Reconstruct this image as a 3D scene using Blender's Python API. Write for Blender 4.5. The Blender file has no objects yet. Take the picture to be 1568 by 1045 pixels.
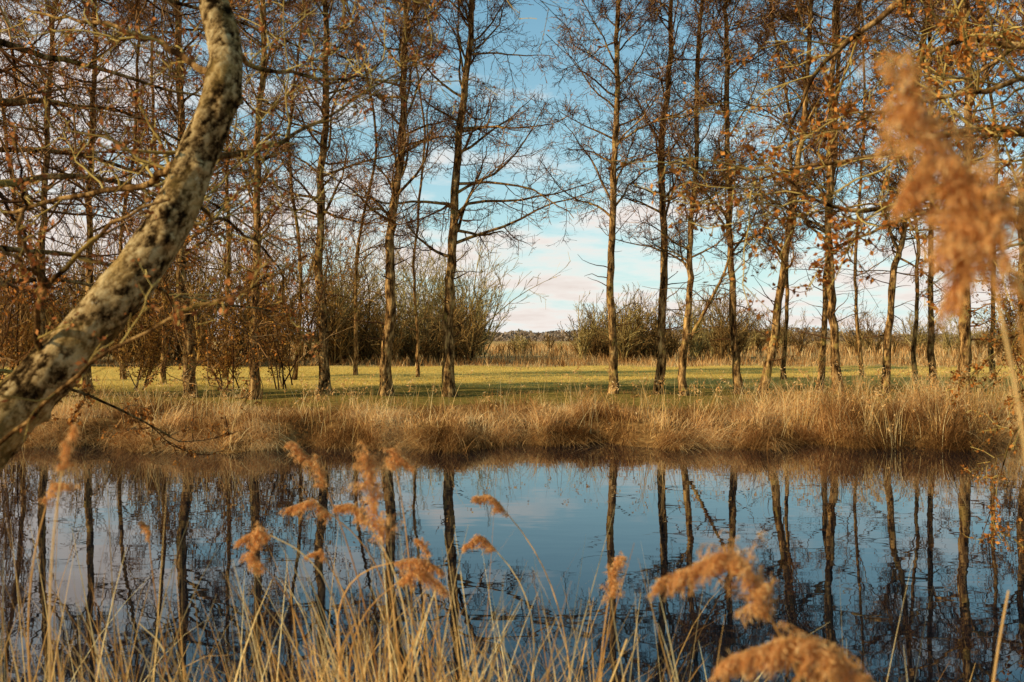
import bpy, math, numpy as np
from mathutils import Vector
rng = np.random.default_rng(11)
F=1524.; CX=784.; HY=515.; CH=2.2
def P(px,py,d): return np.array([(px-CX)/F*d, d, CH-(py-HY)/F*d])
def X(px,d): return (px-CX)/F*d
def nrm(a): return a/np.maximum(np.linalg.norm(a,axis=-1,keepdims=True),1e-9)
def sst(x): 
    x=np.clip(x,0,1); return x*x*(3-2*x)
scene=bpy.context.scene

# ---------------------------------------------------------------- materials
def newmat(name):
    m=bpy.data.materials.new(name); m.use_nodes=True
    nt=m.node_tree
    for n in list(nt.nodes): nt.nodes.remove(n)
    return m,nt,nt.nodes,nt.links
def ramp(N,cols):
    r=N.new('ShaderNodeValToRGB'); e=r.color_ramp.elements
    while len(e)<len(cols): e.new(0.5)
    for i,(p,c) in enumerate(cols):
        e[i].position=p; e[i].color=(*c,1)
    return r
def blade_mat(name,cols,transl=0.3,pos_scale=None):
    m,nt,N,L=newmat(name)
    g=N.new('ShaderNodeNewGeometry')
    if pos_scale:
        nz=N.new('ShaderNodeTexNoise'); nz.inputs['Scale'].default_value=pos_scale; nz.inputs['Detail'].default_value=2
        L.new(g.outputs['Position'],nz.inputs['Vector'])
        a=N.new('ShaderNodeMath'); a.operation='MULTIPLY_ADD'; a.inputs[1].default_value=0.5
        L.new(g.outputs['Random Per Island'],a.inputs[0])
        b=N.new('ShaderNodeMath'); b.operation='MULTIPLY_ADD'; b.inputs[1].default_value=2.4; b.inputs[2].default_value=-0.98
        L.new(nz.outputs['Fac'],b.inputs[0]); L.new(b.outputs[0],a.inputs[2]); src=a.outputs[0]
    else: src=g.outputs['Random Per Island']
    r=ramp(N,cols); L.new(src,r.inputs[0])
    d=N.new('ShaderNodeBsdfDiffuse'); L.new(r.outputs[0],d.inputs[0]); out=d.outputs[0]
    if transl>0:
        t=N.new('ShaderNodeBsdfTranslucent'); L.new(r.outputs[0],t.inputs[0])
        mx=N.new('ShaderNodeMixShader'); mx.inputs[0].default_value=transl
        L.new(d.outputs[0],mx.inputs[1]); L.new(t.outputs[0],mx.inputs[2]); out=mx.outputs[0]
    o=N.new('ShaderNodeOutputMaterial'); L.new(out,o.inputs[0])
    return m
def bark_mat(name,cols,scale=6,zs=0.35,bump=0.6,bdist=0.03,lich=None,lichcol=(0.4,0.36,0.2),roty=0,lt=(0.56,0.66),moss=None,coarse=None,lamt=0.75):
    m,nt,N,L=newmat(name)
    g=N.new('ShaderNodeNewGeometry')
    m0=N.new('ShaderNodeMapping'); m0.inputs['Rotation'].default_value=(0,math.radians(roty),0); L.new(g.outputs['Position'],m0.inputs['Vector'])
    mp=N.new('ShaderNodeMapping'); mp.inputs['Scale'].default_value=(1,1,zs); L.new(m0.outputs[0],mp.inputs['Vector'])
    nz=N.new('ShaderNodeTexNoise'); nz.inputs['Scale'].default_value=scale; nz.inputs['Detail'].default_value=9; nz.inputs['Roughness'].default_value=0.72
    L.new(mp.outputs[0],nz.inputs['Vector'])
    fac=nz.outputs['Fac']
    if coarse:
        nc=N.new('ShaderNodeTexNoise'); nc.inputs['Scale'].default_value=coarse; nc.inputs['Detail'].default_value=3; L.new(m0.outputs[0],nc.inputs['Vector'])
        vo=N.new('ShaderNodeTexVoronoi'); vo.feature='F1'; vo.inputs['Scale'].default_value=scale*1.6
        ad=N.new('ShaderNodeVectorMath'); ad.operation='MULTIPLY_ADD'; ad.inputs[1].default_value=(0.12,0.12,0.12)
        L.new(nz.outputs['Color'],ad.inputs[0]); L.new(mp.outputs[0],ad.inputs[2]); L.new(ad.outputs[0],vo.inputs['Vector'])
        a1=N.new('ShaderNodeMath'); a1.operation='MULTIPLY_ADD'; a1.inputs[1].default_value=0.55; L.new(nc.outputs['Fac'],a1.inputs[0]); L.new(fac,a1.inputs[2])
        a2=N.new('ShaderNodeMath'); a2.operation='MULTIPLY_ADD'; a2.inputs[1].default_value=-0.30; L.new(vo.outputs['Distance'],a2.inputs[0]); L.new(a1.outputs[0],a2.inputs[2])
        a3=N.new('ShaderNodeMath'); a3.operation='SUBTRACT'; a3.inputs[1].default_value=0.14; L.new(a2.outputs[0],a3.inputs[0]); fac=a3.outputs[0]
    r=ramp(N,cols); L.new(fac,r.inputs[0])
    col=r.outputs[0]
    def patch(col,scale,lo,hi,c,amt):
        n2=N.new('ShaderNodeTexNoise'); n2.inputs['Scale'].default_value=scale; n2.inputs['Detail'].default_value=6; n2.inputs['Roughness'].default_value=0.65
        L.new(m0.outputs[0],n2.inputs['Vector'])
        r2=ramp(N,[(lo,(0,0,0)),(hi,(1,1,1))]); L.new(n2.outputs['Fac'],r2.inputs[0])
        ml=N.new('ShaderNodeMath'); ml.operation='MULTIPLY'; ml.inputs[1].default_value=amt; L.new(r2.outputs[0],ml.inputs[0])
        mx=N.new('ShaderNodeMix'); mx.data_type='RGBA'
        L.new(ml.outputs[0],mx.inputs[0]); L.new(col,mx.inputs[6]); mx.inputs[7].default_value=(*c,1)
        return mx.outputs[2]
    if moss: col=patch(col,*moss)
    if lich: col=patch(col,lich,lt[0],lt[1],lichcol,lamt)
    bs=N.new('ShaderNodeBsdfDiffuse'); L.new(col,bs.inputs['Color'])
    bp=N.new('ShaderNodeBump'); bp.inputs['Strength'].default_value=bump; bp.inputs['Distance'].default_value=bdist
    L.new(fac,bp.inputs['Height']); L.new(bp.outputs[0],bs.inputs['Normal'])
    o=N.new('ShaderNodeOutputMaterial'); L.new(bs.outputs[0],o.inputs[0])
    return m

M_bark=bark_mat('alder_bark',[(0.40,(0.022,0.011,0.005)),(0.50,(0.20,0.10,0.033)),(0.63,(0.74,0.43,0.15))],scale=9,zs=0.3,bump=1.0,bdist=0.06,lich=2.2,lichcol=(0.48,0.32,0.08))
M_near=bark_mat('leaning_bark',[(0.34,(0.018,0.010,0.004)),(0.43,(0.13,0.073,0.027)),(0.52,(0.44,0.28,0.11)),(0.68,(0.74,0.54,0.26))],scale=22,zs=0.75,bump=1.0,bdist=0.022,lich=6,lichcol=(0.85,0.74,0.50),roty=-38,lt=(0.65,0.69),moss=(4.0,0.50,0.62,(0.46,0.28,0.08),0.5),coarse=6)
M_twig=blade_mat('twig',[(0.0,(0.04,0.017,0.008)),(0.5,(0.17,0.074,0.027)),(1.0,(0.52,0.29,0.11))],0.0)
M_twigy=blade_mat('lichen_twig',[(0.0,(0.12,0.07,0.02)),(0.5,(0.36,0.24,0.065)),(1.0,(0.60,0.43,0.13))],0.0)
M_cat=blade_mat('catkin_and_bud',[(0.0,(0.10,0.030,0.012)),(0.5,(0.38,0.12,0.035)),(1.0,(0.72,0.30,0.09))],0.3)
M_leafr=blade_mat('withered_leaf',[(0.0,(0.16,0.05,0.012)),(0.5,(0.50,0.165,0.03)),(1.0,(0.74,0.31,0.07))],0.35)
M_leafb=blade_mat('brown_leaf',[(0.0,(0.10,0.045,0.012)),(0.5,(0.34,0.15,0.03)),(1.0,(0.58,0.29,0.06))],0.35)
M_bush=blade_mat('brush_twig',[(0.0,(0.05,0.028,0.011)),(0.5,(0.18,0.10,0.033)),(1.0,(0.46,0.28,0.09))],0.0)
M_olive=blade_mat('olive_twig',[(0.0,(0.15,0.10,0.032)),(0.5,(0.34,0.24,0.075)),(1.0,(0.55,0.41,0.16))],0.0)
M_sedge=blade_mat('dry_sedge',[(0.0,(0.08,0.032,0.010)),(0.3,(0.29,0.13,0.038)),(0.6,(0.66,0.36,0.125)),(1.0,(0.97,0.70,0.33))],0.3,0.6)
M_reed=blade_mat('dry_reed',[(0.0,(0.48,0.23,0.06)),(0.5,(0.88,0.53,0.17)),(1.0,(0.98,0.78,0.38))],0.4)
M_plume=blade_mat('reed_plume',[(0.0,(0.50,0.22,0.06)),(0.5,(0.88,0.47,0.15)),(1.0,(0.98,0.69,0.32))],0.45)
M_fgrass=blade_mat('meadow_blade',[(0.0,(0.46,0.30,0.06)),(0.5,(0.80,0.52,0.12)),(1.0,(0.92,0.66,0.22))],0.3,0.15)
M_far=blade_mat('distant_wood',[(0.0,(0.18,0.13,0.10)),(0.5,(0.26,0.19,0.13)),(1.0,(0.36,0.27,0.18))],0.0)

def ground_mat():
    m,nt,N,L=newmat('meadow_and_litter')
    g=N.new('ShaderNodeNewGeometry'); sp=N.new('ShaderNodeSeparateXYZ'); L.new(g.outputs['Position'],sp.inputs[0])
    nz=N.new('ShaderNodeTexNoise'); nz.inputs['Scale'].default_value=0.35; nz.inputs['Detail'].default_value=6
    L.new(g.outputs['Position'],nz.inputs['Vector'])
    n2=N.new('ShaderNodeTexNoise'); n2.inputs['Scale'].default_value=5; n2.inputs['Detail'].default_value=8; n2.inputs['Roughness'].default_value=.7
    L.new(g.outputs['Position'],n2.inputs['Vector'])
    lit=ramp(N,[(0.3,(0.06,0.03,0.012)),(0.5,(0.24,0.12,0.036)),(0.7,(0.46,0.27,0.09))]); L.new(n2.outputs['Fac'],lit.inputs[0])
    gr=ramp(N,[(0.3,(0.38,0.26,0.055)),(0.5,(0.70,0.455,0.10)),(0.7,(0.86,0.61,0.19))]); L.new(n2.outputs['Fac'],gr.inputs[0])
    shaded_gr=ramp(N,[(0.3,(0.09,0.07,0.016)),(0.5,(0.24,0.165,0.036)),(0.7,(0.42,0.28,0.07))]); L.new(n2.outputs['Fac'],shaded_gr.inputs[0])  # meadow under the alders: tree shade painted in as darker olive grass
    st=ramp(N,[(0.3,(0.36,0.21,0.07)),(0.7,(0.58,0.39,0.16))]); L.new(nz.outputs['Fac'],st.inputs[0])
    def edge(lo,hi,k=9.):
        a=N.new('ShaderNodeMath'); a.operation='MULTIPLY_ADD'; a.inputs[1].default_value=k
        L.new(nz.outputs['Fac'],a.inputs[0]); L.new(sp.outputs[1],a.inputs[2])
        mr=N.new('ShaderNodeMapRange'); mr.inputs[1].default_value=lo+k/2; mr.inputs[2].default_value=hi+k/2
        L.new(a.outputs[0],mr.inputs[0]); return mr.outputs[0]
    def mix(f,a,b):
        q=N.new('ShaderNodeMix'); q.data_type='RGBA'; L.new(f,q.inputs[0]); L.new(a,q.inputs[6]); L.new(b,q.inputs[7]); return q.outputs[2]
    c=mix(edge(23.5,25.5),lit.outputs[0],shaded_gr.outputs[0])
    c=mix(edge(33,37),c,gr.outputs[0])
    c=mix(edge(57,61),c,st.outputs[0])
    d=N.new('ShaderNodeBsdfDiffuse'); L.new(c,d.inputs[0])
    bp=N.new('ShaderNodeBump'); bp.inputs['Strength'].default_value=0.8; bp.inputs['Distance'].default_value=0.10
    L.new(n2.outputs['Fac'],bp.inputs['Height']); L.new(bp.outputs[0],d.inputs['Normal'])
    o=N.new('ShaderNodeOutputMaterial'); L.new(d.outputs[0],o.inputs[0]); return m
def water_mat():
    m,nt,N,L=newmat('pond_water')
    g=N.new('ShaderNodeNewGeometry')
    mp=N.new('ShaderNodeMapping'); mp.inputs['Scale'].default_value=(0.9,1.8,1); L.new(g.outputs['Position'],mp.inputs['Vector'])
    nz=N.new('ShaderNodeTexNoise'); nz.inputs['Scale'].default_value=1.2; nz.inputs['Detail'].default_value=2; L.new(mp.outputs[0],nz.inputs['Vector'])
    bs=N.new('ShaderNodeBsdfPrincipled'); bs.inputs['Base Color'].default_value=(0.002,0.006,0.010,1)
    bs.inputs['Roughness'].default_value=0.012; bs.inputs['IOR'].default_value=1.52
    bp=N.new('ShaderNodeBump'); bp.inputs['Strength'].default_value=0.08; bp.inputs['Distance'].default_value=0.02
    L.new(nz.outputs['Fac'],bp.inputs['Height']); L.new(bp.outputs[0],bs.inputs['Normal'])
    o=N.new('ShaderNodeOutputMaterial'); L.new(bs.outputs[0],o.inputs[0]); return m

# ---------------------------------------------------------------- mesh helpers
class MB:
    def __init__(s): s.v=[];s.f=[];s.m=[];s.n=0
    def add(s,v,f,mat):
        v=v.reshape(-1,3)
        s.v.append(v); s.f.append(f+s.n); s.m.append(np.full(len(f),mat,dtype=np.int32)); s.n+=len(v)
    def build(s,name,mats,smooth=True):
        v=np.concatenate(s.v).astype(np.float32)
        cnt=np.concatenate([np.full(len(f),f.shape[1]) for f in s.f])
        loops=np.concatenate([f.ravel() for f in s.f]).astype(np.int32)
        st=np.concatenate([[0],np.cumsum(cnt)[:-1]]).astype(np.int32)
        me=bpy.data.meshes.new(name)
        me.vertices.add(len(v)); me.vertices.foreach_set('co',v.ravel())
        me.loops.add(len(loops)); me.loops.foreach_set('vertex_index',loops)
        me.polygons.add(len(cnt)); me.polygons.foreach_set('loop_start',st)
        me.polygons.foreach_set('material_index',np.concatenate(s.m))
        me.polygons.foreach_set('use_smooth',np.full(len(cnt),smooth))
        for m in mats: me.materials.append(m)
        me.update(calc_edges=True)
        ob=bpy.data.objects.new(name,me); scene.collection.objects.link(ob); return ob
def tubes(mb,C,R,sides,mat,rnoise=None):
    B,N,_=C.shape
    T=nrm(np.gradient(C,axis=1)); D=nrm(C[:,-1]-C[:,0])
    ref=np.where(np.abs(D[:,2:3])>0.75,np.array([[0.96,0.28,0]]),np.array([[0,0,1.]]))[:,None,:]
    U=nrm(np.cross(T,np.broadcast_to(ref,T.shape))); V=np.cross(T,U)
    a=np.arange(sides)/sides*2*np.pi
    RR=R[:,:,None]
    if rnoise is not None: RR=RR*rnoise
    ring=C[:,:,None,:]+RR[...,None]*(np.cos(a)[None,None,:,None]*U[:,:,None,:]+np.sin(a)[None,None,:,None]*V[:,:,None,:])
    idx=np.arange(B*N*sides).reshape(B,N,sides)
    a0=idx[:,:-1];a1=np.roll(a0,-1,axis=2);b0=idx[:,1:];b1=np.roll(b0,-1,axis=2)
    mb.add(ring,np.stack([a0,a1,b1,b0],-1).reshape(-1,4),mat)
def ribbons(mb,C,R,mat):
    B,N,_=C.shape
    D=nrm(C[:,-1]-C[:,0]); W=nrm(np.cross(D,rng.normal(size=(B,3))))[:,None,:]*R[:,:,None]*1.15
    v=np.stack([C-W,C+W],2); idx=np.arange(B*N*2).reshape(B,N,2)
    mb.add(v,np.stack([idx[:,:-1,0],idx[:,:-1,1],idx[:,1:,1],idx[:,1:,0]],-1).reshape(-1,4),mat)
def grow(C,R,nc,t0,t1,L,ang,up,wig,npts,k,rmin,fall=0.5,rel=False,rcap=9,flat=0.0):
    B,N,_=C.shape
    idx=np.repeat(np.arange(B),nc); M=len(idx)
    t=t0+(t1-t0)*((np.tile(np.arange(nc),B)+rng.random(M))/nc)
    x=t*(N-1); i=np.minimum(x.astype(int),N-2); fr=(x-i)[:,None]
    pos=C[idx,i]*(1-fr)+C[idx,i+1]*fr
    tan=nrm(C[idx,i+1]-C[idx,i]); rr=R[idx,i]*(1-fr[:,0])+R[idx,i+1]*fr[:,0]
    rnd=rng.normal(size=(M,3)); rnd[:,2]*=(1-flat)
    perp=nrm(rnd-(rnd*tan).sum(-1,keepdims=True)*tan)
    th=np.radians(rng.uniform(ang[0],ang[1],M))[:,None]
    d=np.cos(th)*tan+np.sin(th)*perp
    Lc=L*(1-fall*t)*rng.uniform(0.4,1.35,M)
    if rel:
        pl=np.linalg.norm(np.diff(C,axis=1),axis=-1).sum(1); Lc=Lc*pl[idx]
    out=np.empty((M,npts,3)); out[:,0]=pos; step=(Lc/(npts-1))[:,None]
    upv=np.array([0,0,up])
    for j in range(1,npts):
        d=nrm(d+wig*rng.normal(size=(M,3))+upv); pos=pos+d*step; out[:,j]=pos
    s=np.linspace(0,1,npts)
    rc=np.minimum(np.maximum(rr*k,rmin*1.4),rcap)
    Ro=np.maximum(rc[:,None]*(1-0.8*s)[None,:],rmin)
    return out,Ro
def sprinkle(mb,C,n,smin,smax,mat,asp=0.5,jit=0.02,down=0.6):
    B,N,_=C.shape
    b=rng.integers(0,B,n); x=rng.random(n)*(N-1); i=np.minimum(x.astype(int),N-2); fr=(x-i)[:,None]
    p=C[b,i]*(1-fr)+C[b,i+1]*fr + rng.normal(size=(n,3))*jit
    u=nrm(rng.normal(size=(n,3))+np.array([0,0,-down])); w=nrm(np.cross(u,rng.normal(size=(n,3))))
    s=rng.uniform(smin,smax,n)[:,None]
    v=np.stack([p,p+u*s*0.5+w*s*asp*0.5,p+u*s,p+u*s*0.5-w*s*asp*0.5],1)
    mb.add(v,np.arange(n*4).reshape(n,4),mat)
def catmull(pts,n):
    pts=np.asarray(pts,float); p=np.vstack([2*pts[0]-pts[1],pts,2*pts[-1]-pts[-2]])
    m=len(pts)-1; t=np.linspace(0,m,n); i=np.minimum(t.astype(int),m-1); f=(t-i)[:,None]
    a,b,c,d=p[i],p[i+1],p[i+2],p[i+3]
    return 0.5*((2*b)+(-a+c)*f+(2*a-5*b+4*c-d)*f*f+(-a+3*b-3*c+d)*f**3)
def blades(mb,base,H,W,lean,az,droop,nseg,mat):
    M=len(base); s=np.linspace(0,1,nseg+1)[None,:]
    hd=H[:,None]*(lean[:,None]*s+droop[:,None]*s**2.4)
    vz=H[:,None]*(s*np.sqrt(np.maximum(1-lean[:,None]**2,0.1))-0.75*droop[:,None]*s**3)
    dx=np.cos(az)[:,None];dy=np.sin(az)[:,None]
    c=np.stack([base[:,0:1]+hd*dx,base[:,1:2]+hd*dy,base[:,2:3]+vz],-1)
    wa=rng.uniform(0,2*np.pi,M); wd=np.stack([np.cos(wa),np.sin(wa),0*wa],-1)[:,None,:]
    w=(W[:,None]*(1-s**1.6*0.9)*0.5)[...,None]
    v=np.stack([c-wd*w,c+wd*w],2)
    idx=np.arange(M*(nseg+1)*2).reshape(M,nseg+1,2)
    f=np.stack([idx[:,:-1,0],idx[:,:-1,1],idx[:,1:,1],idx[:,1:,0]],-1).reshape(-1,4)
    mb.add(v,f,mat); return c

# ---------------------------------------------------------------- ground
def y_near(x): return 3.4+0.25*np.sin(x*0.9)+2.6*sst((np.abs(x)-3.2)/3.0)
def y_far(x): return 19.8+0.4*np.sin(0.5*x+1)+0.42*np.sin(1.3*x)+0.30*np.sin(3.1*x+2)+0.16*np.sin(7.3*x)+0.09*np.maximum(x-2,0)
def height(x,y):
    yn=y_near(x); yf=y_far(x)
    h=np.where(y<(yn+yf)/2, -0.9+1.4*sst((yn-y)/2.6+0.64), -0.9+1.35*sst((y-yf)/3.6+0.64))
    side=sst((np.abs(x)-70)/15)
    h=h*(1-side)+0.45*side
    h=np.where((h>0.05)&(np.abs(y)<200),h+0.05*np.sin(x*0.8+y*0.3)*np.sin(y*0.6),h)
    return h
def axis(lo,hi,dlo,dhi,st):
    a=list(np.arange(dlo,dhi,st)); s=st; v=dhi
    while v<hi: a.append(v); s*=1.25; v+=s
    a.append(hi); s=st; v=dlo-st
    while v>lo: a.insert(0,v); s*=1.25; v-=s
    a.insert(0,lo); return np.array(a)
xs=axis(-3000,3000,-22,22,0.2); ys=axis(-400,4000,-2,34,0.25)
gx,gy=np.meshgrid(xs,ys); gz=height(gx,gy)
mb=MB(); idx=np.arange(gx.size).reshape(gx.shape)
mb.add(np.stack([gx,gy,gz],-1),np.stack([idx[:-1,:-1],idx[:-1,1:],idx[1:,1:],idx[1:,:-1]],-1).reshape(-1,4),0)
mb.build('ground',[ground_mat()])
mb=MB(); mb.add(np.array([[-90,1,0],[90,1,0],[90,28,0],[-90,28,0]],float),np.array([[0,1,2,3]]),0); mb.build('pond_water',[water_mat()],False)

# ---------------------------------------------------------------- alder trees
def alder(d,pts,w,top=17,n1=58,L1=3.9,t0=0.24,dens=1.0,name='alder_tree',cat=12500,fork=None):
    base=P(pts[0][0],600,d); base[2]=float(height(np.array(base[0]),np.array(d)))-0.15
    cp=[base]
    for q in pts[1:]: 
        v=P(q[0],q[1],d); v[1]+=rng.normal()*0.12; cp.append(v)
    dirn=cp[-1]-cp[-2]; dirn/=np.linalg.norm(dirn)
    rem=(top-cp[-1][2])
    cp.append(cp[-1]+dirn*rem*0.5+rng.normal(size=3)*[0.15,0.15,0]); cp.append(cp[-1]+dirn*rem*0.5+rng.normal(size=3)*[0.2,0.2,0])
    C=catmull(cp,48)
    wob=np.cumsum(rng.normal(size=(48,2))*0.03,axis=0); wob-=wob[:1]; wob-=np.linspace(0,1,48)[:,None]*wob[-1:]
    C[:,:2]+=wob
    r0=w/F*d*0.5*0.84; s=np.linspace(0,1,48)
    R=r0*(1-0.80*s**0.85)*(1+0.5*np.exp(-s*40)); 
    C=C[None];R=R[None]
    mb=MB(); tubes(mb,C,R,14,0,rnoise=1+0.07*rng.normal(size=(1,48,14)))
    a,ra=grow(C,R,n1,t0,0.98,L1,(30,85),0.05,0.17,10,0.42,0.011,fall=0.55,rcap=0.055)
    if fork:
        fc=catmull([P(x,y,d+dd) for x,y,dd in fork],10)[None]; fr=np.linspace(r0*0.6,r0*0.2,10)[None]
        a=np.concatenate([a,fc]); ra=np.concatenate([ra,fr])
    st,rs=grow(C,R,9,0.08,t0,1.3,(50,95),-0.02,0.22,6,0.2,0.006,fall=0)
    tubes(mb,a,ra,5,0); tubes(mb,st,rs,3,1)
    b,rb=grow(a,ra,max(3,int(round(8*dens))),0.15,0.98,0.42,(28,65),0.03,0.2,6,0.55,0.007,rel=True,fall=0.4); tubes(mb,b,rb,3,1)
    c,rc=grow(b,rb,max(3,int(round(7*dens))),0.12,1.0,0.52,(25,65),0.02,0.2,4,0.6,0.0052,rel=True,fall=0.3); ribbons(mb,c,rc,1)
    e,re=grow(c,rc,4,0.1,1.0,0.28,(25,65),0.02,0.18,3,0.7,0.0040,fall=0.2); ribbons(mb,e,re,1)
    sprinkle(mb,e,int(cat*dens),0.018,0.046,2,0.5,0.02)
    return mb.build(name,[M_bark,M_twig,M_cat])
front=[
 (29.2,[(292,0),(284,430),(284,250),(276,0)],22,{}),
 (28.0,[(391,0),(389,430),(396,200),(398,0)],18,{}),
 (29.5,[(497,0),(494,400),(497,200),(497,0)],19,{}),
 (29.0,[(592,0),(597,430),(607,300),(618,120),(626,0)],21,{'t0':0.26}),
 (29.6,[(690,0),(693,430),(703,280),(718,120),(727,0)],21,{'t0':0.2,'L1':4.4}),
 (29.6,[(938,0),(936,400),(944,200),(951,0)],16,{'L1':3.6}),
 (30.5,[(1009,0),(1013,400),(1019,200),(1027,0)],16,{'L1':3.4}),
 (29.8,[(1049,0),(1060,450),(1066,300),(1079,0)],14,{'L1':3.4,'fork':[(1056,520,0),(1085,465,-.2),(1110,415,-.4),(1123,360,-.5)]}),
 (30.6,[(1130,0),(1124,450),(1118,330),(1112,120),(1110,0)],15,{}),
 (29.8,[(1166,0),(1190,480),(1210,360),(1226,200),(1240,0)],17,{}),
 (31.5,[(1255,0),(1264,440),(1272,200),(1275,0)],12,{'n1':40}),
 (29.4,[(1286,0),(1283,430),(1284,200),(1290,0)],17,{}),
 (30.0,[(1355,0),(1368,430),(1386,350),(1408,120),(1415,0)],14,{}),
 (32.0,[(1430,0),(1430,400),(1428,200),(1430,0)],12,{'n1':40}),
 (28.6,[(1476,0),(1474,400),(1478,200),(1474,0)],22,{}),
 (28.4,[(75,0),(62,420),(80,200),(88,0)],15,{}),
 (30.5,[(140,0),(128,400),(133,200),(138,0)],15,{}),
 (29.0,[(-60,0),(-50,400),(-55,200),(-50,0)],18,{}),
 (30.0,[(1580,0),(1570,400),(1585,200),(1580,0)],16,{}),
 (29.0,[(1660,0),(1665,400),(1655,200),(1660,0)],16,{}),
]
for d,p,w,kw in front: alder(d,p,w,**kw)
for px,d,w in [(30,38,10),(190,40,9),(250,37,9),(345,42,9),(450,39,8),(545,44,7),(640,43,6),(1200,41,8),(1320,43,7),(1400,38,8),(1520,39,9),(-120,36,12)]:
    alder(d,[(px,0),(px+rng.normal()*8,400),(px+rng.normal()*14,200),(px+rng.normal()*20,0)],w,top=15,n1=40,dens=0.8,cat=8500,t0=0.16,L1=3.6)

# ---------------------------------------------------------------- shrubs
def shrub_parts(nst,Hh,n2,n3,ang,rmin,spread=0.3):
    base=np.zeros((nst,2,3)); base[:,0,:2]=rng.normal(size=(nst,2))*spread; base[:,1]=base[:,0]+[0,0,0.1]
    a,ra=grow(base,np.full((nst,2),rmin*4),1,0.5,0.9,Hh,ang,0.02,0.1,8,1.0,rmin,fall=0)
    b,rb=grow(a,ra,n2,0.12,0.97,0.4,(20,55),0.06,0.14,5,0.6,rmin,rel=True,fall=0.5)
    c,rc=grow(b,rb,n3,0.15,1.0,0.45,(20,55),0.03,0.14,3,0.7,rmin*0.8,rel=True,fall=0.3)
    return a,ra,b,rb,c,rc
def scatter_shrubs(name,items,mats,nst=12,n2=9,n3=6,ang=(3,32),rmin=0.012,leaves=0):
    mb=MB(); tm=[shrub_parts(nst,1.0,n2,n3,ang,rmin,0.06) for _ in range(5)]
    for (x,y,h,mat) in items:
        a,ra,b,rb,c,rc=tm[rng.integers(len(tm))]
        th=rng.uniform(0,6.28); Rm=np.array([[math.cos(th),math.sin(th),0],[-math.sin(th),math.cos(th),0],[0,0,1]])
        wz=np.array([h*rng.uniform(0.8,1.2)]*2+[h]); o=np.array([x,y,0.4])
        f=lambda q:(q@Rm)*wz+o
        tubes(mb,f(a),ra*1.0,4,mat); tubes(mb,f(b),rb,3,mat); ribbons(mb,f(c),rc,mat)
        if leaves: sprinkle(mb,f(c),leaves,0.04,0.1,2,0.6,0.07)
    return mb.build(name,mats)
it=[]
for _ in range(70):
    px=rng.uniform(-160,520); d=rng.uniform(57,72); it.append((X(px,d),d,rng.uniform(3.5,8),0))
for _ in range(20):
    px=rng.uniform(500,735); d=rng.uniform(70,84); it.append((X(px,d),d,rng.uniform(5,8.5),1))
for _ in range(34):
    px=rng.uniform(500,735); d=rng.uniform(60,72); it.append((X(px,d),d,rng.uniform(1.6,3.8),0))
for _ in range(48):
    px=rng.uniform(885,1135); d=rng.uniform(66,84); it.append((X(px,d),d,rng.uniform(1.8,4.2),int(rng.random()<0.45)))
for _ in range(56):
    px=rng.uniform(1130,1760); d=rng.uniform(88,140); it.append((X(px,d),d,rng.uniform(1.4,4.2),int(rng.random()<0.4)))
for _ in range(8):
    px=rng.uniform(752,870); d=rng.uniform(95,140); it.append((X(px,d),d,rng.uniform(0.8,1.6),int(rng.random()<0.4)))
scatter_shrubs('hedgerow_thicket',it,[M_bush,M_olive,M_leafr],rmin=0.014)
it=[(X(440,28.5),28.5,4.8,0),(X(350,28.5),28.5,3.4,0),(X(215,29.5),29.5,3.8,0),(X(15,28),28,4.4,0),(X(1568,29),29,3.4,0)]
for q in it: scatter_shrubs('brown_leaved_shrub',[q],[M_twig,M_olive,M_leafb],nst=7,n2=14,n3=8,ang=(4,38),rmin=0.0055,leaves=3600)

mb=MB(); n=70000
x=rng.uniform(-420,420,n); y=rng.uniform(330,420,n)
top=2.4+0.9*np.sin(x*0.021+1)+0.6*np.sin(x*0.07)+0.5*np.sin(x*0.19+2)+0.4*np.sin(x*0.5)
top=np.maximum(top,1.6)*(1+0.4*(x>60))
z=0.4+top*rng.random(n)**0.9
p=np.stack([x,y,z],-1); u=nrm(rng.normal(size=(n,3))); v_=nrm(np.cross(u,rng.normal(size=(n,3)))); s=rng.uniform(0.3,0.9,n)[:,None]
mb.add(np.stack([p-u*s,p+v_*s*0.6,p+u*s,p-v_*s*0.6],1),np.arange(n*4).reshape(n,4),0); mb.build('distant_woods',[M_far],False)

# ---------------------------------------------------------------- grasses
def lay(n,x0,x1,yfun0,yfun1,clump=0.0,cs=0.13,per=45):
    x=rng.uniform(x0,x1,n); t=rng.random(n); y=yfun0(x)+(yfun1(x)-yfun0(x))*t; key=np.zeros(n)
    if clump: 
        nc=n//per; cx=rng.uniform(x0,x1,nc); ct=rng.random(nc); k=rng.integers(0,nc,n)
        sel=rng.random(n)<clump
        cy=yfun0(cx)+(yfun1(cx)-yfun0(cx))*ct
        x=np.where(sel,cx[k]+rng.normal(size=n)*cs,x); y=np.where(sel,cy[k]+rng.normal(size=n)*cs,y)
        kh=rng.normal(size=nc); ka=rng.uniform(0,6.3,nc); key=np.where(sel,kh[k],-0.4); lay.az=np.where(sel,ka[k],rng.uniform(0,6.3,n))
    z=np.maximum(height(x,y),-0.1)-0.02
    lay.key=key
    return np.stack([x,y,z],-1)
mb=MB()
n=58000; b=lay(n,-16,18,lambda x:y_far(x)-0.05,lambda x:y_far(x)+2.9,0.84,0.19,170)
right=sst((b[:,0]-3)/4); left=sst((-b[:,0]-4)/3)
H=rng.uniform(0.10,0.36,n)*np.clip(1+0.6*lay.key,0.25,2.7)*(1+0.9*right+0.45*left)
H*=np.where(rng.random(n)<0.06,1.8,1)
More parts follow.
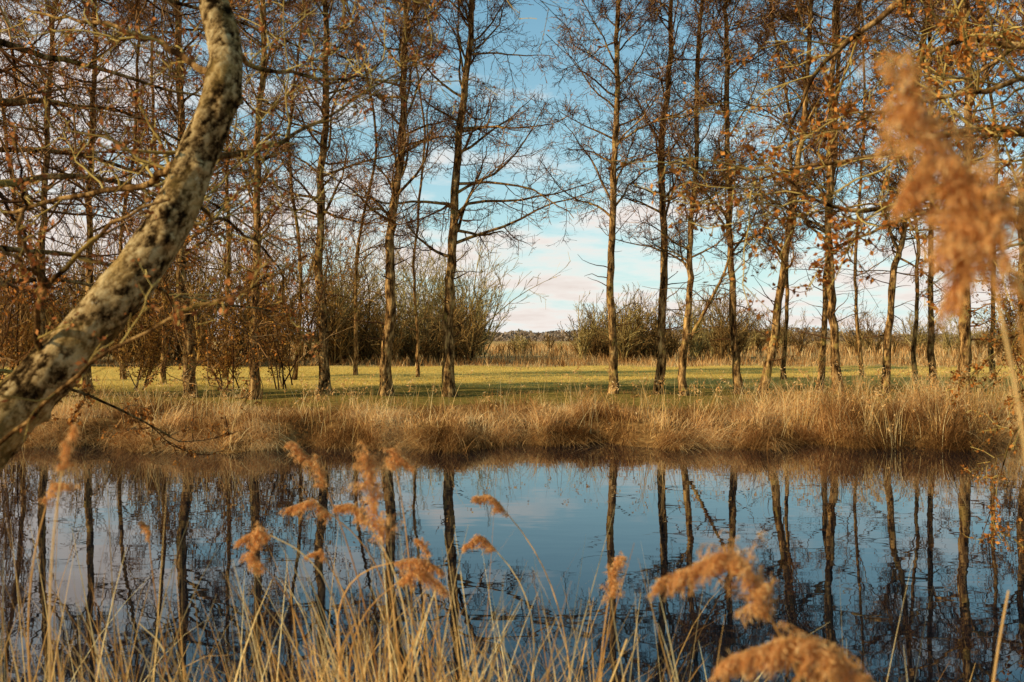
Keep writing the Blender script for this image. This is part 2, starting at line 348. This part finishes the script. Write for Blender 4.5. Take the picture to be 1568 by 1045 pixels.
blades(mb,b,H,rng.uniform(0.007,0.017,n),rng.uniform(0,0.65,n),lay.az+rng.normal(0,0.9,n),rng.uniform(0.1,1.2,n),5,0)
n=17000; nc=200; cx=rng.uniform(-16,18,nc); k=rng.integers(0,nc,n); x=cx[k]+rng.normal(size=n)*0.15; y=y_far(x)+rng.uniform(-0.3,0.45,n); b=np.stack([x,y,np.maximum(height(x,y),0)-0.02],-1)
sz=rng.uniform(0.4,1.8,nc)[k]; ca=rng.normal(-1.57,0.6,nc)[k]
blades(mb,b,rng.uniform(0.2,0.46,n)*sz,rng.uniform(0.007,0.015,n),rng.uniform(0.2,0.85,n),ca+rng.normal(0,0.5,n),rng.uniform(0.5,1.3,n),6,0)
n=9000; b=lay(n,-20,22,lambda x:y_far(x)+2.9,lambda x:0*x+31,0.85,0.25,60)
blades(mb,b,rng.uniform(0.08,0.26,n)*np.clip(1+0.5*lay.key,0.3,2.2),rng.uniform(0.008,0.018,n),rng.uniform(0,0.5,n),rng.uniform(0,6.3,n),rng.uniform(0.1,0.9,n),3,0)
mb.build('bank_sedge',[M_sedge])
mb=MB(); n=6600; b=lay(n,-16,18,lambda x:y_far(x)-0.2,lambda x:y_far(x)+3.2,0.6)
keep=(rng.random(n)<0.20+0.80*sst((b[:,0]-4)/3)); b=b[keep]; n=len(b)
c=blades(mb,b,rng.uniform(0.5,1.35,n),np.full(n,0.010),rng.uniform(0,0.35,n),rng.uniform(0,6.3,n),rng.uniform(0,0.3,n),5,0)
tip=c[:,-2:]; sel=rng.random(n)<0.25; sprinkle(mb,tip[sel],sel.sum()*9,0.04,0.09,1,0.3,0.025)
mb.build('far_bank_reeds',[M_reed,M_plume])
mb=MB(); n=34000; b=np.stack([rng.uniform(-26,26,n),34+rng.random(n)**1.3*23,np.zeros(n)],-1); b[:,2]=height(b[:,0],b[:,1])-0.01
blades(mb,b,rng.uniform(0.04,0.13,n),rng.uniform(0.012,0.03,n),rng.uniform(0,0.5,n),rng.uniform(0,6.3,n),rng.uniform(0,0.5,n),2,0)
mb.build('meadow_grass',[M_fgrass])
mb=MB(); n=17000; y=rng.uniform(57,72,n); x=rng.uniform(-45,52,n); b=np.stack([x,y,0*x+0.4],-1)
pn=np.sin(x*0.9+y)*np.sin(x*0.37-y*0.6)
Hh=rng.uniform(0.25,0.85,n)*(1+0.5*pn)
blades(mb,b,Hh,rng.uniform(0.02,0.045,n),rng.uniform(0,0.4,n),rng.uniform(0,6.3,n),rng.uniform(0,0.6,n),3,0)
n=16000; y=rng.uniform(75,160,n); x=rng.uniform(-40,80,n); b=np.stack([x,y,0*x+0.4],-1)
blades(mb,b,rng.uniform(0.5,1.3,n),rng.uniform(0.05,0.1,n),rng.uniform(0,0.25,n),rng.uniform(0,6.3,n),rng.uniform(0,0.3,n),2,0)
mb.build('rough_field_grass',[M_sedge])

# ---------------------------------------------------------------- near trees
def limbs(mb,specs,n2=9,n3=6,n4=4,leaf=2500,lsz=(0.02,0.05),rm=0.0022,tw=1,ratio=0.34,droop=0.0,lm=2):
    allC=[];allR=[]
    for pts,r0,r1 in specs:
        C=catmull([P(*q) for q in pts],22)
        C[1:]+=np.cumsum(rng.normal(size=(21,3))*0.010,axis=0)
        allC.append(C); allR.append(np.linspace(r0,r1,22))
    C=np.array(allC);R=np.array(allR); tubes(mb,C,R,8,0)
    b,rb=grow(C,R,n2,0.1,0.98,ratio,(25,65),droop,0.2,8,0.5,rm*1.6,rel=True,fall=0.3); tubes(mb,b,rb,4,tw)
    c,rc=grow(b,rb,n3,0.12,1.0,0.42,(25,60),droop,0.2,5,0.6,rm*1.2,rel=True,fall=0.3); tubes(mb,c,rc,3,tw)
    if n4:
        e,re=grow(c,rc,n4,0.15,1.0,0.4,(25,60),droop,0.18,4,0.7,rm,rel=True,fall=0.2); ribbons(mb,e,re,tw)
    else: e=c
    if leaf: sprinkle(mb,e,leaf,lsz[0],lsz[1],lm,0.6,0.01)

mb=MB()
cp=[np.array([-3.0,3.5,0.25]),np.array([-2.55,3.6,0.95]),P(-60,725,3.75),P(20,628,3.8),P(110,535,3.85),P(200,430,3.9),P(262,335,3.95),P(305,235,4.0),P(338,150,4.0),P(345,75,4.05),P(328,0,4.1),P(322,-90,4.15),P(345,-220,4.2),P(350,-420,4.3)]
N=420; C=catmull(cp,N)[None]
s=np.linspace(0,1,N)
rad=np.interp(s,[0,0.12,0.2,0.45,0.62,0.75,1],[0.19,0.125,0.106,0.085,0.072,0.062,0.04])[None]
ang=np.arange(64)/64*2*np.pi
nn=np.ones((1,N,64))
for k in range(34):
    fs=rng.uniform(6,50); fa=rng.integers(0,6); nn+= (0.014*rng.uniform(0.4,1)/(1+fs*0.012))*np.sin(fs*s[None,:,None]*3+fa*ang[None,None,:]+rng.uniform(0,6.3))
nn+=rng.normal(size=nn.shape)*0.010
for k in range(26):
    sc=rng.uniform(0.1,0.9);ac=rng.uniform(0,6.28); da=np.angle(np.exp(1j*(ang-ac)))
    nn+= rng.uniform(0.08,0.28)*np.exp(-((s[None,:,None]-sc)/rng.uniform(0.004,0.008))**2-(da[None,None,:]/0.3)**2)
tubes(mb,C,rad,64,3,rnoise=nn)
limbs(mb,[
 ([(70,560,3.8),(58,510,3.75),(75,440,3.65),(140,395,3.6),(220,340,3.5),(298,300,3.45)],0.014,0.005),
 ([(75,440,3.65),(45,380,3.6),(30,300,3.55),(12,215,3.5)],0.011,0.004),
 ([(75,440,3.65),(35,415,3.6),(-20,400,3.5),(-90,370,3.4)],0.009,0.004),
 ([(-40,705,3.7),(60,625,3.4),(150,565,3.2),(250,510,3.1),(350,465,3.0),(478,402,2.9)],0.009,0.003),
],n2=6,n3=4,n4=2,leaf=500,lsz=(0.012,0.03),rm=0.0013,ratio=0.16)
limbs(mb,[
 ([(300,250,4.0),(380,225,4.5),(470,190,5.0),(560,140,5.5),(650,80,6)],0.016,0.004),
 ([(315,200,4.0),(255,255,4.1),(205,275,4.4),(110,288,4.8),(0,318,5.2)],0.02,0.010),
 ([(340,60,4.0),(420,100,4.6),(520,110,5.2),(600,70,5.8)],0.014,0.004),
 ([(330,0,4.1),(420,-40,4.6),(540,-30,5.4),(680,20,6)],0.02,0.005),
 ([(325,-60,4.2),(500,-140,5),(700,-90,6),(860,-10,6.6)],0.02,0.005),
 ([(335,120,4.0),(250,60,4.3),(150,20,4.8),(40,-10,5.2)],0.016,0.005),
 ([(280,300,4.0),(360,330,4.5),(420,400,5.0),(450,480,5.4)],0.010,0.003),
],n2=11,n3=7,n4=3,leaf=2200,lsz=(0.018,0.035),rm=0.0018,ratio=0.33)
mb.build('leaning_alder_tree',[M_bark,M_twigy,M_cat,M_near])

def near_tree(root,top,r,specs,name,mats,**kw):
    mb=MB(); C=catmull([root,(np.array(root)+np.array(top))/2+[0.15,0.1,0],top],40)[None]; s=np.linspace(0,1,40)
    R=(r*(1-0.75*s)*(1+0.5*np.exp(-s*20)))[None]; tubes(mb,C,R,16,0,rnoise=1+0.05*rng.normal(size=(1,40,16)))
    limbs(mb,specs,**kw)
    return mb.build(name,mats)
near_tree([-7.2,5.2,0.3],[-6.4,5.6,11],0.17,[
 ([(-330,330,7),(-150,300,8),(0,290,8.5),(110,275,9),(230,300,9.5),(340,370,9.8)],0.05,0.010),
 ([(-330,200,7),(-120,150,8),(0,158,8.5),(90,165,9),(200,190,9.5),(330,260,10)],0.045,0.008),
 ([(-330,60,7),(-100,40,8),(60,70,8.5),(200,110,9.5),(360,150,10)],0.045,0.008),
 ([(-330,-60,7),(-60,-70,8),(120,-20,9),(300,20,10),(460,90,10.5)],0.045,0.008),
 ([(-320,480,7),(-150,450,8),(0,430,8.5),(120,440,9),(230,480,9.5)],0.04,0.007),
 ([(-320,420,6.5),(-120,380,7),(30,380,7.5),(160,400,8),(300,460,8.5),(430,480,9)],0.03,0.006),
 ([(-320,560,6.2),(-120,560,6.6),(20,560,7),(150,590,7.2),(250,640,7.5)],0.022,0.005),
 ([(-320,250,7.5),(-50,230,9),(120,240,10),(300,300,11),(440,390,11.5)],0.035,0.007),
],'overhanging_alder_tree',[M_bark,M_twig,M_leafr],n2=15,n3=8,n4=4,leaf=9500,lsz=(0.018,0.042),rm=0.0026,ratio=0.34,droop=0.0)
near_tree([6.8,5.6,0.3],[6.2,6.0,11],0.16,[
 ([(1900,330,6),(1700,230,5.7),(1568,190,5.5),(1470,200,5.4),(1370,235,5.3),(1255,262,5.2),(1150,292,5.2)],0.035,0.004),
 ([(1900,380,6),(1700,330,5.6),(1568,305,5.4),(1460,290,5.3),(1340,320,5.2),(1270,300,5.1),(1180,245,5)],0.03,0.004),
 ([(1900,450,6),(1700,400,5.5),(1568,350,5.3),(1450,345,5.2),(1350,370,5.2),(1270,420,5.1)],0.025,0.004),
 ([(1900,250,6),(1700,160,5.6),(1568,130,5.3),(1450,160,5.2),(1350,180,5.2),(1290,200,5.1)],0.025,0.004),
 ([(1900,150,6.3),(1700,100,6.1),(1568,66,6),(1500,48,6),(1440,62,6),(1385,105,6)],0.032,0.009),
 ([(1900,-100,7),(1600,-120,7),(1440,-60,7),(1350,10,7),(1290,70,7),(1240,140,7),(1210,200,7)],0.04,0.006),
 ([(1900,-60,7),(1700,0,7),(1568,60,7.5),(1480,120,8),(1380,150,8.5)],0.035,0.006),
 ([(1900,500,7),(1750,470,7.3),(1640,480,7.6),(1560,520,8),(1490,590,8.2)],0.022,0.004),
 ([(1800,600,7),(1680,560,7.3),(1590,600,7.6),(1540,700,8),(1500,830,8.2)],0.014,0.003),
],'rusty_leaved_tree',[M_bark,M_twigy,M_leafr],n2=14,n3=7,n4=3,leaf=8000,lsz=(0.018,0.046),rm=0.002,ratio=0.26,droop=-0.01)

# ---------------------------------------------------------------- foreground reeds
mb=MB()
def plume(ax,n1=52,L=0.29,sag=-0.32,dens=9,sp=(0.008,0.020),asp=0.13):
    C=catmull(ax,14)[None]; R=np.linspace(0.0018,0.0007,14)[None]; tubes(mb,C,R,5,0)
    a,ra=grow(C,R,n1,0.0,1.0,L,(8,34),sag*0.55,0.08,8,0.5,0.0006,rel=True,fall=0.45); tubes(mb,a,ra,3,1)
    b,rb=grow(a,ra,dens,0.1,1.0,0.34,(8,28),sag*1.2,0.10,5,0.7,0.0006,rel=True,fall=0.3); ribbons(mb,b,rb,1)
    sprinkle(mb,b,int(n1*dens*4),sp[0],sp[1],1,asp,0.0015,down=1.6)
def stem(root,end,tan,r=0.0028,leaves=True):
    L=np.linalg.norm(end-root); c1=root+np.array([0,0,L*0.45]); c2=end-nrm(tan)*L*0.3
    t=np.linspace(0,1,20)[:,None]; C=((1-t)**3*root+3*(1-t)**2*t*c1+3*(1-t)*t*t*c2+t**3*end)
    tubes(mb,C[None],np.linspace(r*1.5,r*0.7,20)[None],5,0)
    if leaves:
        a,ra=grow(C[None],np.full((1,20),0.004),3,0.2,0.7,0.36,(15,35),-0.05,0.06,8,1,0.002,fall=0.2); ribbons(mb,a,ra,0)
specs=[
 (3.1,[(588,838),(575,770),(562,698)],604,{'n1':80,'L':.32}),
 (3.4,[(500,750),(482,708),(448,676)],590,{}),
 (3.6,[(607,722),(601,692),(632,714)],612,{}),
 (3.6,[(512,792),(478,768),(440,778)],512,{}),
 (3.3,[(410,874),(386,846),(394,812)],436,{}),
 (3.4,[(564,802),(545,775),(518,774)],575,{}),
 (3.8,[(778,788),(755,762),(730,760)],868,{}),
 (3.8,[(760,844),(738,822),(713,834)],745,{}),
 (3.2,[(604,896),(640,872),(682,902)],598,{}),
 (3.2,[(600,862),(640,856),(674,870)],606,{}),
 (3.2,[(932,918),(938,880),(949,853)],922,{}),
 (3.4,[(418,822),(395,813),(366,827)],440,{}),
 (2.0,[(1182,950),(1125,852),(1018,884)],1260,{'n1':130,'L':.26}),
 (1.7,[(1345,1050),(1235,978),(1118,1008)],1440,{'n1':130,'L':.27}),
 (1.25,[(1530,470),(1490,290),(1385,125)],1640,{'n1':90,'L':.32}),
 (1.3,[(1530,400),(1480,330),(1460,450)],1645,{'n1':60,'L':.36}),
 (1.3,[(1500,330),(1440,240),(1380,300)],1645,{'n1':44,'L':.34}),
 (1.28,[(1535,380),(1520,320),(1440,380)],1645,{'n1':40,'L':.34}),
 (3.0,[(70,775),(80,742),(112,742)],62,{'n1':24}),
 (2.2,[(95,720),(100,690),(112,650)],70,{'n1':20}),
 (3.9,[(228,830),(226,808),(216,798)],285,{'n1':18}),
 (3.6,[(655,855),(650,835),(640,825)],640,{'n1':18}),
 (4.0,[(500,860),(490,845),(470,850)],540,{'n1':24}),
]
for d,ax,rx,kw in specs:
    A=[P(x,y,d) for x,y in ax]
    xr=X(rx,d); yr=d+0.1; zr=max(float(height(np.array(xr),np.array(yr))),-0.2)
    stem(np.array([xr,yr,zr-0.05]),A[0],A[1]-A[0],leaves=(d>3.05)); plume(A,**kw)
def stalks(n,pxm,pxs,d0,d1,zt0,zt1,W,leanm,mat,pw=1.5):
    d=rng.uniform(d0,d1,n); px=rng.normal(pxm,pxs,n); x=X(px,d); z=np.maximum(height(x,d),-0.2)
    H=zt0+(zt1-zt0)*rng.random(n)**pw-z
    return blades(mb,np.stack([x,d,z],-1),H,rng.uniform(W*0.6,W*1.4,n),np.abs(rng.normal(0,leanm,n)),np.where(rng.random(n)<0.6,np.pi,0)+rng.normal(0,0.6,n),rng.uniform(0,0.5,n)*rng.random(n),9,mat)
stalks(420,600,120,2.7,4.2,0.95,1.6,0.010,0.22,0)
stalks(180,480,220,2.7,4.3,0.95,1.55,0.013,0.24,0)
stalks(190,850,170,2.8,4.3,0.9,1.5,0.009,0.2,0)
stalks(190,130,150,2.8,4.4,0.95,1.55,0.010,0.16,0)
stalks(46,520,260,3.0,4.3,1.35,1.78,0.007,0.14,0,1.0)
stalks(16,90,90,3.0,4.3,1.3,1.75,0.007,0.10,0,1.0)
stalks(30,1350,160,3.0,4.4,0.9,1.25,0.007,0.12,0)
stalks(700,780,600,2.6,4.4,0.6,1.03,0.009,0.2,0)
stem(np.array([X(1500,2.2),2.2,0.4]),P(1545,905,2.2),np.array([0.2,0,1.]),0.003,False)
mb.build('foreground_reeds',[M_reed,M_plume])

mb=MB(); n=9000; x=rng.uniform(-7,7,n); y=y_near(x)-rng.random(n)*4.2+0.2; b=np.stack([x,y,np.maximum(height(x,y),-0.05)-0.02],-1)
blades(mb,b,rng.uniform(0.1,0.4,n),rng.uniform(0.004,0.009,n),rng.uniform(0,0.5,n),rng.uniform(0,6.3,n),rng.uniform(0.1,0.8,n),4,0)
mb.build('near_bank_grass',[M_sedge])

# ---------------------------------------------------------------- light, sky, camera
sd=Vector((-0.91,-0.41,0)).normalized(); el=math.radians(28)
sdir=Vector((sd.x*math.cos(el),sd.y*math.cos(el),math.sin(el)))
ld=bpy.data.lights.new('sun','SUN'); ld.energy=5; ld.angle=math.radians(0.5); ld.color=(1.0,0.85,0.59)
lo=bpy.data.objects.new('sun',ld); lo.rotation_euler=sdir.to_track_quat('Z','Y').to_euler(); lo.location=(-20,-20,30); scene.collection.objects.link(lo)
w=bpy.data.worlds.new('World'); scene.world=w; w.use_nodes=True; nt=w.node_tree; N=nt.nodes; L=nt.links
for n_ in list(N): N.remove(n_)
sky=N.new('ShaderNodeTexSky'); sky.sky_type='NISHITA'; sky.sun_disc=False; sky.sun_elevation=el; sky.sun_rotation=math.atan2(sd.x,sd.y)
sky.air_density=1.0; sky.dust_density=0.4; sky.ozone_density=1.3
tint=N.new('ShaderNodeMix'); tint.data_type='RGBA'; tint.blend_type='MULTIPLY'; tint.inputs[0].default_value=1; tint.inputs[7].default_value=(0.64,1.18,1.14,1)
L.new(sky.outputs[0],tint.inputs[6])
tc=N.new('ShaderNodeTexCoord'); sp=N.new('ShaderNodeSeparateXYZ'); L.new(tc.outputs['Generated'],sp.inputs[0])
def math_(op,a,b=None,c=None):
    m=N.new('ShaderNodeMath'); m.operation=op
    for i,q in enumerate([a,b,c]):
        if q is None: continue
        if isinstance(q,(int,float)): m.inputs[i].default_value=q
        else: L.new(q,m.inputs[i])
    return m.outputs[0]
zp=math_('MAXIMUM',sp.outputs[2],0.0)
haze=N.new('ShaderNodeMix'); haze.data_type='RGBA'
L.new(math_('MULTIPLY',math_('EXPONENT',math_('MULTIPLY',zp,-6.0)),0.95),haze.inputs[0]); L.new(tint.outputs[2],haze.inputs[6]); haze.inputs[7].default_value=(6.2,7.1,7.3,1)
zz=math_('ADD',zp,0.14)
cb=N.new('ShaderNodeCombineXYZ'); L.new(math_('DIVIDE',sp.outputs[0],zz),cb.inputs[0]); L.new(math_('DIVIDE',sp.outputs[1],zz),cb.inputs[1])
nz=N.new('ShaderNodeTexNoise'); nz.inputs['Scale'].default_value=1.5; nz.inputs['Detail'].default_value=7; nz.inputs['Roughness'].default_value=0.58
L.new(cb.outputs[0],nz.inputs['Vector'])
bias=math_('ADD',math_('MULTIPLY',math_('SUBTRACT',0.165,sp.outputs[2]),0.80),math_('MULTIPLY',math_('MAXIMUM',math_('MULTIPLY',sp.outputs[0],-1.0),0.0),0.34))
val=math_('ADD',nz.outputs['Fac'],bias)
cr=ramp(N,[(0.50,(0,0,0)),(0.66,(1,1,1))]); L.new(val,cr.inputs[0])
cc=ramp(N,[(0.54,(8.6,8.0,7.5)),(0.80,(6.8,5.7,5.2))]); L.new(val,cc.inputs[0])
mx=N.new('ShaderNodeMix'); mx.data_type='RGBA'; L.new(math_('MULTIPLY',cr.outputs[0],0.90),mx.inputs[0]); L.new(haze.outputs[2],mx.inputs[6]); L.new(cc.outputs[0],mx.inputs[7])
bg=N.new('ShaderNodeBackground'); bg.inputs[1].default_value=0.12; L.new(mx.outputs[2],bg.inputs[0])
o=N.new('ShaderNodeOutputWorld'); L.new(bg.outputs[0],o.inputs[0])

cd=bpy.data.cameras.new('camera'); cam=bpy.data.objects.new('camera',cd); scene.collection.objects.link(cam)
cam.location=(0,0,CH); cam.rotation_euler=(math.radians(90-0.27),0,0); cd.lens=35; cd.sensor_width=36; cd.clip_start=0.05; cd.clip_end=6000
cd.dof.use_dof=True; cd.dof.focus_distance=22; cd.dof.aperture_fstop=4.0
scene.camera=cam
scene.view_settings.view_transform='Standard'; scene.view_settings.look='None'; scene.view_settings.exposure=0
print('done')
